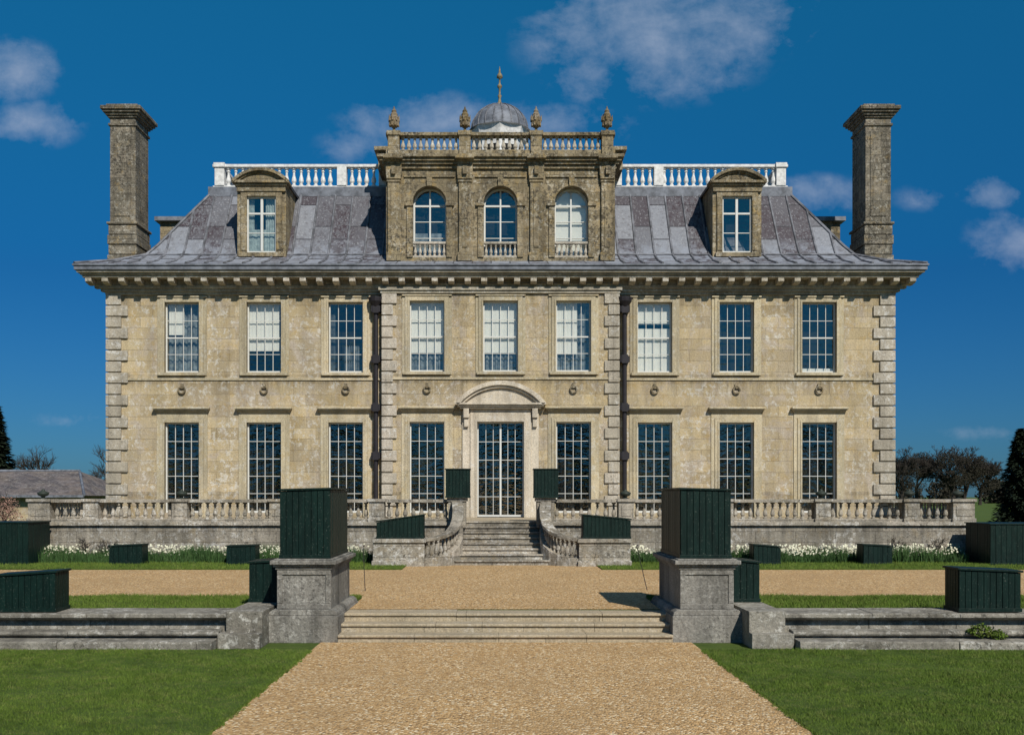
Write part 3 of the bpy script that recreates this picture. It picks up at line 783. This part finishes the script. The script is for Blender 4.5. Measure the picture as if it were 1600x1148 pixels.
for p in PIL:
    z=14.31
    fi.lathe(p,ya+.05,[(z,.10),(z+.06,.10),(z+.08,.05),(z+.16,.045),(z+.2,.10),(z+.28,.15),(z+.38,.17),(z+.45,.14),(z+.5,.155),(z+.56,.12),(z+.61,.125),(z+.68,.08),(z+.73,.085),(z+.8,.035),(z+.86,.02),(z+.9,.002)],10)
    for k in range(8):
        a=k*math.pi/4
        for zz,r,h in((z+.22,.14,.2),(z+.38,.16,.2)):
            fi.tube((p+r*math.cos(a+zz),ya+.05+r*math.sin(a+zz),zz),(p+(r+.02)*math.cos(a+zz),ya+.05+(r+.02)*math.sin(a+zz),zz+h),.045,.008,5)
fi.obj('finials',stone('finial_stone',(.22,.16,.08),(.16,.12,.06),(.1,.08,.05),bw=3,bh=3,pale_amt=.4,dark_amt=.8,bump=1.,seed=21.),house)
aws=MB();ag=MB();abl=MB();ac=MB()
for i,c in enumerate(AC):
    y=ya+.26
    aws.arc(c,ASP,AR-.055,AR,0,math.pi,y,y+.08,20)
    for s in(-1,1):
        x0,x1=sorted((c+s*AR,c+s*(AR-.055)));aws.box(x0,x1,y,y+.08,AB,ASP)
    aws.box(c-.026,c+.026,y+.005,y+.075,AB,ASP+AR-.05)
    for z,t in((ASP-.02,.03),(ASP-.55,.011),(ASP-1.1,.011)): aws.box(c-AR+.055,c+AR-.055,y+.01,y+.07,z-t,z+t)
    pr=[(c+AR*math.cos(math.pi*k/20),ASP+AR*math.sin(math.pi*k/20)) for k in range(21)]+[(c-AR,AB),(c+AR,AB)]
    ag.add([(x,y+.045,z) for x,z in pr],[tuple(range(len(pr)))])
    if i==2: abl.add([(x,y+.14,z) for x,z in pr],[tuple(range(len(pr)))])
    if i==0: ac.add([(c-AR,y+.14,AB),(c+AR,y+.14,AB),(c+AR,y+.16,AB+.9),(c-AR,y+.16,AB+.9)],[(0,1,2,3)])
aws.obj('attic_window_frames',M_white,house);ag.obj('attic_panes',M_glass,house,fix=False)
abl.obj('attic_blind',M_blind,house,fix=False);ac.obj('attic_curtain',M_curt,house,fix=False)
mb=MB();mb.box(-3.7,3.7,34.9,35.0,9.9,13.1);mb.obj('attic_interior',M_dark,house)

def dormer(cx,curtain):
    st_=MB();yd=34.75;hw=.50
    z0,z1=10.42,12.35
    for s in(-1,1):
        x0,x1=sorted((cx+s*hw,cx+s*(hw+.20)));st_.box(x0,x1,yd,yd+.3,10.1,12.5)
        x0,x1=sorted((cx+s*(hw+.20),cx+s*(hw+.33)));st_.box(x0,x1,yd+.06,yd+.3,10.1,12.5)
        x0,x1=sorted((cx+s*(hw+.02),cx+s*(hw+.17)));st_.box(x0,x1,yd-.025,yd,10.5,12.2)
    st_.box(cx-hw-.25,cx+hw+.25,yd-.08,yd+.3,10.28,z0)
    st_.box(cx-hw,cx+hw,yd-.003,yd+.3,z1,12.5)
    st_.box(cx-hw-.33,cx+hw+.33,yd-.04,yd+.35,12.5,12.68)
    st_.box(cx-hw-.38,cx+hw+.38,yd-.10,yd+.35,12.68,12.76);st_.box(cx-hw-.46,cx+hw+.46,yd-.18,yd+.4,12.76,12.84)
    seg_ped(st_,cx,12.84,.97,.42,yd-.20,yd+.4,.10,.14)
    st_.obj('dormer_stonework',M_attic,house,bevel=.008)
    ch=MB()
    for s in(-1,1):
        x0,x1=sorted((cx+s*(hw+.24),cx+s*(hw+.32)));ch.box(x0,x1,yd+.3,37.2,10.2,12.84)
    ch.obj('dormer_cheeks',M_attic,house)
    ch=MB()
    R=(.93**2+.38**2)/(2*.38);cz=12.84+.38-R;a=math.asin(.93/R)
    ch.arc(cx,cz,R-.06,R,math.pi/2-a,math.pi/2+a,yd+.4,38.2,16)
    ch.obj('dormer_lead',M_leadp,house)
    w=MB();g=MB();c=MB();y=yd+.1;f=.05
    w.box(cx-hw,cx-hw+f,y,y+.08,z0,z1);w.box(cx+hw-f,cx+hw,y,y+.08,z0,z1);w.box(cx-hw+f,cx+hw-f,y+.002,y+.08,z1-f,z1);w.box(cx-hw+f,cx+hw-f,y+.002,y+.08,z0,z0+.08)
    w.box(cx-.04,cx+.04,y-.01,y+.075,z0+.08,z1-f)
    w.box(cx-hw+f,cx+hw-f,y+.01,y+.07,11.75,11.81)
    for z in(11.12,): w.box(cx-hw+f,cx+hw-f,y+.022,y+.058,z-.012,z+.012)
    w.obj('dormer_window_frame',M_white,house)
    for i in range(4):
        for j in range(4):
            xa=cx-hw+i*hw/2;za=z0+(z1-z0)*j/4;e=random.uniform(-.002,.002);e2=random.uniform(-.002,.002)
            g.add([(xa,y+.045+e,za),(xa+hw/2,y+.045-e,za),(xa+hw/2,y+.045+e2,za+(z1-z0)/4),(xa,y+.045-e2,za+(z1-z0)/4)],[(0,1,2,3)])
    g.obj('dormer_glass',M_glass,house,fix=False)
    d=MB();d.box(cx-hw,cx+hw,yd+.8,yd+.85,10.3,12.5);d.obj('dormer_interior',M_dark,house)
    if curtain:
        for (a,b,zz,zt) in((-hw,-.28,z0,z1),(.1,hw,z0,z1),(-hw,hw,z0,z0+.85)):
            n=14;vs=[]
            for i in range(n+1):
                x=cx+a+(b-a)*i/n;yy=y+.16+.02*math.sin(i*2.1);vs+=[(x,yy,zz),(x,yy,zt)]
            c.add(vs,[(2*i,2*i+2,2*i+3,2*i+1) for i in range(n)])
        c.obj('dormer_curtain',flat('lace_curtain',(.42,.50,.49),.9,.4,9),house,fix=False)
dormer(-8.12,True);dormer(8.04,False)
sd=MB();sl=MB()
for s in(-1,1):
    for y in(39.2,47.5):
        x0,x1=sorted((s*12.75,s*10.4));sd.box(x0,x1,y-.8,y+.8,10.2,12.45)
        x0,x1=sorted((s*12.9,s*10.3));sl.box(x0,x1,y-1.0,y+1.0,12.45,12.6)
sd.obj('side_dormers',M_attic,house);sl.obj('side_dormer_roofs',M_leadp,house)
cm=MB()
for s in(-1,1):
    for y0 in(34.9,50.6):
        a,b=13.31,12.44
        def cb(ov,z0,z1,e=0):
            x0,x1=sorted((s*a,s*b));cm.box(x0-ov,x1+ov,y0-ov,y0+1.3+ov,z0,z1)
        cb(0,9.75,15.05)
        for i in range(4):
            z=10.05+i*.34
            cb(.07 if i%2==0 else .04,z+.015,z+.325)
        cb(.09,11.42,11.5)
        cb(.05,14.78,14.86);cb(.06,15.05,15.12);cb(.12,15.12,15.2);cb(.19,15.2,15.28);cb(.25,15.28,15.40);cb(.10,15.40,15.5)
        x0,x1=sorted((s*a,s*b))
        cm.box(x0+.16,x1-.16,y0-.025,y0+.1,11.7,14.6)
cm.obj('chimneys',M_chim,house,bevel=.015)
cu=MB();yc=44.
cu.lathe(0,yc,[(13.2,1.3),(14.1,1.3),(14.12,1.05),(17.3,1.05),(17.35,1.2),(17.6,1.25),(17.75,1.3),(17.8,1.3)],8)
cu.obj('cupola_drum',M_whites,house)
cw=MB()
for k in range(8):
    a=math.pi/8+k*math.pi/4
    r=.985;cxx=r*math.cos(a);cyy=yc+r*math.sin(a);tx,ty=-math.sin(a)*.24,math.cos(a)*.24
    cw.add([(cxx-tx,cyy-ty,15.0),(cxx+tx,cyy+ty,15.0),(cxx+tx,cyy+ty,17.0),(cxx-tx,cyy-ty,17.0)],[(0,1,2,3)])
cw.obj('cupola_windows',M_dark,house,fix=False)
cd=MB();prof=[(17.78,1.34)];DH=1.12
for i in range(13):
    t=i/12*math.pi/2;prof.append((17.82+DH*math.sin(t),max(.06,1.22*math.cos(t))))
cd.lathe(0,yc,prof,32)
cd.obj('cupola_dome',M_leadp,house,smooth=True)
cr=MB()
for k in range(20):
    a=2*math.pi*k/20+.1
    for i in range(12):
        t0=i/12*math.pi/2;t1=(i+1)/12*math.pi/2
        cr.tube((1.23*math.cos(t0)*math.cos(a),yc+1.23*math.cos(t0)*math.sin(a),17.82+(DH+.01)*math.sin(t0)),(1.23*math.cos(t1)*math.cos(a),yc+1.23*math.cos(t1)*math.sin(a),17.82+(DH+.01)*math.sin(t1)),.032,.026,5)
cr.obj('dome_ribs',M_roll,house)
sp=MB();sp.lathe(0,yc,[(18.88,.16),(19.0,.16),(19.07,.07),(19.25,.05),(19.35,.09),(19.42,.04),(19.65,.04),(19.72,.10),(19.8,.10),(19.86,.04),(20.08,.03),(20.13,.13),(20.23,.12),(20.33,.05),(20.5,.03),(20.62,.005)],10)
sp.obj('cupola_finial',flat('weathered_gilt',(.28,.22,.12),.6,.5,12),house,smooth=True)

# ---------------------------------------------------------------- daffodils & plants
mb=MB()
for s in(-1,1):
    x0,x1=sorted((s*3.4,s*13.1));mb.box(x0,x1,27.2,28.15,G1-.05,G1+.04)
mb.obj('flower_bed',M_soil)
rg=[]
for s in(-1,1):
    x0,x1=sorted((s*3.4,s*12.4));rg.append((x0,x1,27.15,28.1,G1,12000))
blades('daffodil_leaves',rg,M_leafd,.16,.44,.03,.5)
n=3800
X=rng.uniform(3.4,12.4,n)*rng.choice([-1,1],n);Y=rng.uniform(27.35,28.1,n)
dens=np.sin(X*1.3)*np.sin(X*.47+1)+.6*np.sin(X*4.1)
keep=rng.random(n)<np.clip(.45+.35*dens,.08,1);X=X[keep];Y=Y[keep];n=len(X);Z=G1+rng.uniform(.2,.44,n)+(Y-27.3)*.08
pts=[]
for k in range(6):
    a=k*np.pi/3+rng.uniform(0,1,n);r=rng.uniform(.016,.032,n)
    pts.append(np.stack([X+r*np.cos(a),Y+rng.uniform(-.012,.012,n),Z+r*np.sin(a)],1))
V=np.stack(pts,1).reshape(-1,3);F=np.arange(len(V)).reshape(-1,6)
np_mesh('daffodil_flowers',V,F,M_flower)

def leafcloud(cent,size,n,leaf):
    out=[]
    tot=sum(c[3]*c[4]*c[5] for c in cent)
    for c in cent:
        k=max(20,int(n*c[3]*c[4]*c[5]/tot))
        d=rng.normal(size=(k,3));d/=np.linalg.norm(d,axis=1)[:,None];r=rng.uniform(.35,1.,k)**.5
        r*=1+.25*np.sin(d[:,0]*7+c[0])*np.sin(d[:,2]*6+c[1])
        p=np.array(c[:3])+d*r[:,None]*np.array(c[3:6])
        out.append(p)
    p=np.concatenate(out);n=len(p)
    u=rng.normal(size=(n,3));u/=np.linalg.norm(u,axis=1)[:,None]
    w=rng.normal(size=(n,3));w-=u*(u*w).sum(1)[:,None];w/=np.linalg.norm(w,axis=1)[:,None]
    s=leaf*rng.uniform(.5,1.3,n)[:,None]
    V=np.stack([p-u*s,p+w*s*.6,p+u*s,p-w*s*.6],1).reshape(-1,3)
    return V
def bare_tree(x,y,z,h,spread,name='bare_tree',seed=1,levels=6,mat=None,par=None,twig=.012):
    R=random.Random(seed);mb=MB()
    def br(p,d,L,r,lv):
        q=p+d*L
        mb.tube(p,q,r,r*.68,6 if lv<2 else 3)
        if lv>=levels:return
        k=2 if lv==0 else R.choice((2,3,3))
        for i in range(k+(1 if lv<3 else 0)):
            nd=Vector((d.x+R.uniform(-1,1)*spread,d.y+R.uniform(-1,1)*spread,d.z+R.uniform(-.25,.6)*spread)).normalized()
            br(q if i<2 else p+d*L*R.uniform(.5,.95),nd,L*R.uniform(.62,.86),max(twig,r*.6),lv+1)
    br(Vector((x,y,z)),Vector((R.uniform(-.05,.05),0,1)).normalized(),h*.25,h*.03,0)
    return mb.obj(name,mat or M_bark,par,fix=False)
def conifer(x,y,z,h,rad,name,seed=1):
    g=group(name)
    mb=MB();mb.tube((x,y,z),(x,y,z+h*.95),h*.025,.02,8);mb.obj('trunk',M_bark,g)
    n=int(9000);t=rng.uniform(0,1,n)**1.4
    a=rng.uniform(0,2*np.pi,n)
    rr=rad*(1-t)**.8*(.68+.32*np.abs(np.sin(t*19+a*1.5)))*(.75+.25*np.sin(a*5+t*23))*rng.uniform(.35,1,n)**.4
    zz=z+.25+t*h-rr*.25
    p=np.stack([x+rr*np.cos(a),y+rr*np.sin(a),zz],1)
    o=np.stack([np.cos(a),np.sin(a),rng.uniform(-.7,.3,n)],1);o/=np.linalg.norm(o,axis=1)[:,None]
    w=np.stack([-np.sin(a),np.cos(a),rng.uniform(-.4,.4,n)],1)
    s=(h*.035*rng.uniform(.5,1.4,n))[:,None]
    V=np.stack([p-o*s*.4,p+w*s*.5,p+o*s*1.4,p-w*s*.5],1).reshape(-1,3)
    np_mesh('foliage',V,np.arange(len(V)).reshape(-1,4),M_conif,g)
conifer(30.6,60,G1,5.5,2.0,'conifer_tree');conifer(33.,58,G1,7.,2.6,'conifer_tree')
conifer(32.0,61,G1,4.6,1.9,'conifer_tree')
conifer(-39.3,80,G1,8.6,2.6,'conifer_tree');conifer(-43.,84,G1,9.5,3.,'conifer_tree')
bare_tree(-48.7,110,G1,9.0,.75,seed=4);bare_tree(-44.5,115,G1,6.0,.8,seed=9);bare_tree(-33.5,90,G1,8.6,.7,seed=13)
for i,(x,y,h) in enumerate([(79,200,11),(84,205,12.5),(89,200,12.5),(94,206,12),(99,210,11),(74,215,10)]):
    g=group('bare_oak_tree')
    bare_tree(x,y,G1,h*1.05,.85,'branches',seed=20+i,par=g,levels=7,twig=.04)
    cs=[(x+random.uniform(-2.8,2.8),y+random.uniform(-2,2),h*random.uniform(.32,.76)+G1,random.uniform(1.2,2.2),1.6,random.uniform(.9,1.5)) for _ in range(13)]
    V=leafcloud(cs,1,5200,.13);np_mesh('twigs',V,np.arange(len(V)).reshape(-1,4),M_wood,g)
cs=[]
for x in np.arange(-260,262,4.):
    h=random.uniform(3.0,5.5)
    if x>60:h*=1.35
    cs.append((x,265+random.uniform(-8,8),G1+h*.45,3.4,3,h*.62))
V=leafcloud(cs,1,60000,.45);np_mesh('distant_woodland',V,np.arange(len(V)).reshape(-1,4),M_wood)
cs=[]
for x in np.arange(-75,76,3.4):
    h=8.0+2.8*math.sin(x*.21)+random.uniform(-2,2.)
    cs.append((x,-62+random.uniform(-4,4),h*.48,2.8,2.4,h*.55));cs.append((x+1,-60,h*.9,1.6,1.5,1.5))
V=leafcloud(cs,1,70000,.30);np_mesh('tree_belt',V,np.arange(len(V)).reshape(-1,4),M_wood)
g=group('blossom_shrub')
bare_tree(-17.2,35.5,G1,2.2,.9,'stems',seed=31,par=g,levels=5,twig=.008)
cs=[(-17.4+random.uniform(-.7,.6),35.5+random.uniform(-.5,.5),random.uniform(1.1,1.9),.45,.4,.35) for _ in range(9)]
V=leafcloud(cs,1,3000,.028);np_mesh('blossom',V,np.arange(len(V)).reshape(-1,4),M_pink,g)
for i,x in enumerate((-11.4,-10.9,10.9,11.9)):
    bare_tree(x,28.05,G1,.95,1.1,'bare_shrub',seed=50+i,levels=4,twig=.004)
g=group('stable_building')
mb=MB();mb.box(-36,-24.6,60,70,G1,2.3);mb.obj('walls',M_wall,g)
mb=MB()
mb.add([(-36.4,59.5,2.2),(-24.1,59.5,2.2),(-24.1,70.5,2.2),(-36.4,70.5,2.2),(-33,65,3.75),(-26.6,65,3.75)],[(0,1,5,4),(1,2,5),(2,3,4,5),(3,0,4)])
mb.obj('roof',M_slate,g,fix=False)
mb=MB();mb.tube((-33,65,3.77),(-26.6,65,3.77),.1,.1,6);mb.tube((-26.6,65,3.77),(-24.1,59.5,2.25),.08,.08,6);mb.box(-36.4,-24.1,59.38,59.5,2.1,2.24);mb.obj('ridge_tiles',M_leadp,g)
for (x0,y0,x1,y1) in((-2.62,19.4,-2.66,19.4),(2.75,19.6,2.55,19.6)):
    mb=MB();mb.tube((x0,y0,G1),(x1,y1,G1+.85),.008,.006,6);mb.tube((x1,y1,G1+.85),(x1+.03,y1,G1+.87),.012,.012,6);mb.obj('metal_stake',M_iron)
V=leafcloud([(6.75,14.58,.26,.2,.08,.09),(7.0,14.56,.20,.12,.08,.07)],1,900,.02);np_mesh('wall_weed',V,np.arange(len(V)).reshape(-1,4),M_blade)

# ---------------------------------------------------------------- world, sun, camera
EL=math.radians(41);AZ_=math.radians(22)
sd_=Vector((math.sin(AZ_)*math.cos(EL),-math.cos(AZ_)*math.cos(EL),math.sin(EL)))
w=bpy.data.worlds.new('World');scn.world=w;w.use_nodes=True;t=w.node_tree
bg=t.nodes['Background'];bg.inputs[1].default_value=.1
class WT(NT):
    def __init__(s,t):s.t=t
W=WT(t)
sky=W.n('ShaderNodeTexSky',sky_type='NISHITA',sun_disc=False,sun_elevation=EL,sun_rotation=math.pi-AZ_)
sky.air_density=1.;sky.dust_density=.4;sky.ozone_density=2.5
tc=W.n('ShaderNodeTexCoord');sp_=W.n('ShaderNodeSeparateXYZ');W.l(tc.outputs['Generated'],sp_.inputs[0])
el=sp_.outputs[2]
tint=W.mix(W.ramp(el,0.,.22),(.10,.255,.48),(.035,.30,.55))
tint=W.mix(W.ramp(el,.2,.46),tint,(.05,.60,.80))
tint=W.mix(W.ramp(el,.5,.9),tint,(.52,.66,.76))
skyc=W.mix(1.,sky.outputs[0],tint,'MULTIPLY')
ay=W.math('MAXIMUM',W.math('ABSOLUTE',sp_.outputs[1]),.02)
u=W.math('DIVIDE',sp_.outputs[0],ay);v=W.math('DIVIDE',sp_.outputs[2],ay)
cb_=W.n('ShaderNodeCombineXYZ');W.l(u,cb_.inputs[0]);W.l(v,cb_.inputs[1])
blobs=[(1010,60,230,120,1.),(1120,30,190,80,.95),(930,110,100,70,.8),(20,110,90,60,.9),(55,195,90,45,.85),(665,195,160,60,.95),(560,228,80,40,.6),(1275,305,105,40,.75),(1550,300,70,35,.7),(1600,375,110,60,.85),(1540,677,100,16,.45),(110,657,90,16,.4),(850,200,170,50,.7),(1440,310,60,25,.4)]
msk=None
for(px,py,rx,ry,s) in blobs:
    bu=(px-776)/1600;bv=(775-py)/1600
    a=W.math('MULTIPLY',W.math('SUBTRACT',u,bu),1600./rx);b=W.math('MULTIPLY',W.math('SUBTRACT',v,bv),1600./ry)
    d=W.math('SQRT',W.math('ADD',W.math('MULTIPLY',a,a),W.math('MULTIPLY',b,b)))
    k=W.math('MULTIPLY',W.math('SUBTRACT',1.,d,True),s)
    msk=k if msk is None else W.math('MAXIMUM',msk,k)
nz=W.noise(W.scaled(cb_.outputs[0],(1,1.3,1)),14.,12,.62,.15)
nz2=W.noise(W.scaled(cb_.outputs[0],(1,1.2,1)),45.,8,.65,.1)
nn=W.math('ADD',W.math('MULTIPLY',W.math('SUBTRACT',nz,.5),3.0),W.math('MULTIPLY',W.math('SUBTRACT',nz2,.5),1.0))
val=W.math('ADD',W.math('MULTIPLY',msk,1.25),nn)
val=W.ramp(val,.15,1.75)
val=W.math('MULTIPLY',val,W.math('MULTIPLY',msk,4.,True))
val=W.math('MULTIPLY',val,.58)
cc=W.mix(val,skyc,(4.4,5.0,6.2))
W.l(cc,bg.inputs[0])
sun=bpy.data.lights.new('sun','SUN');sun.energy=4.8;sun.angle=math.radians(.53);sun.color=(1,.945,.86)
so=bpy.data.objects.new('sun',sun);scn.collection.objects.link(so);so.rotation_euler=(-sd_).to_track_quat('-Z','Y').to_euler()
cam=bpy.data.cameras.new('camera');co_=bpy.data.objects.new('camera',cam);scn.collection.objects.link(co_)
co_.location=(-.13,0,EYE);co_.rotation_euler=(math.pi/2,0,0)
cam.lens=36;cam.sensor_width=36;cam.shift_x=.015;cam.shift_y=.1256;cam.clip_end=4000;cam.clip_start=.1
scn.camera=co_
scn.view_settings.view_transform='Standard';scn.view_settings.look='None';scn.view_settings.exposure=0
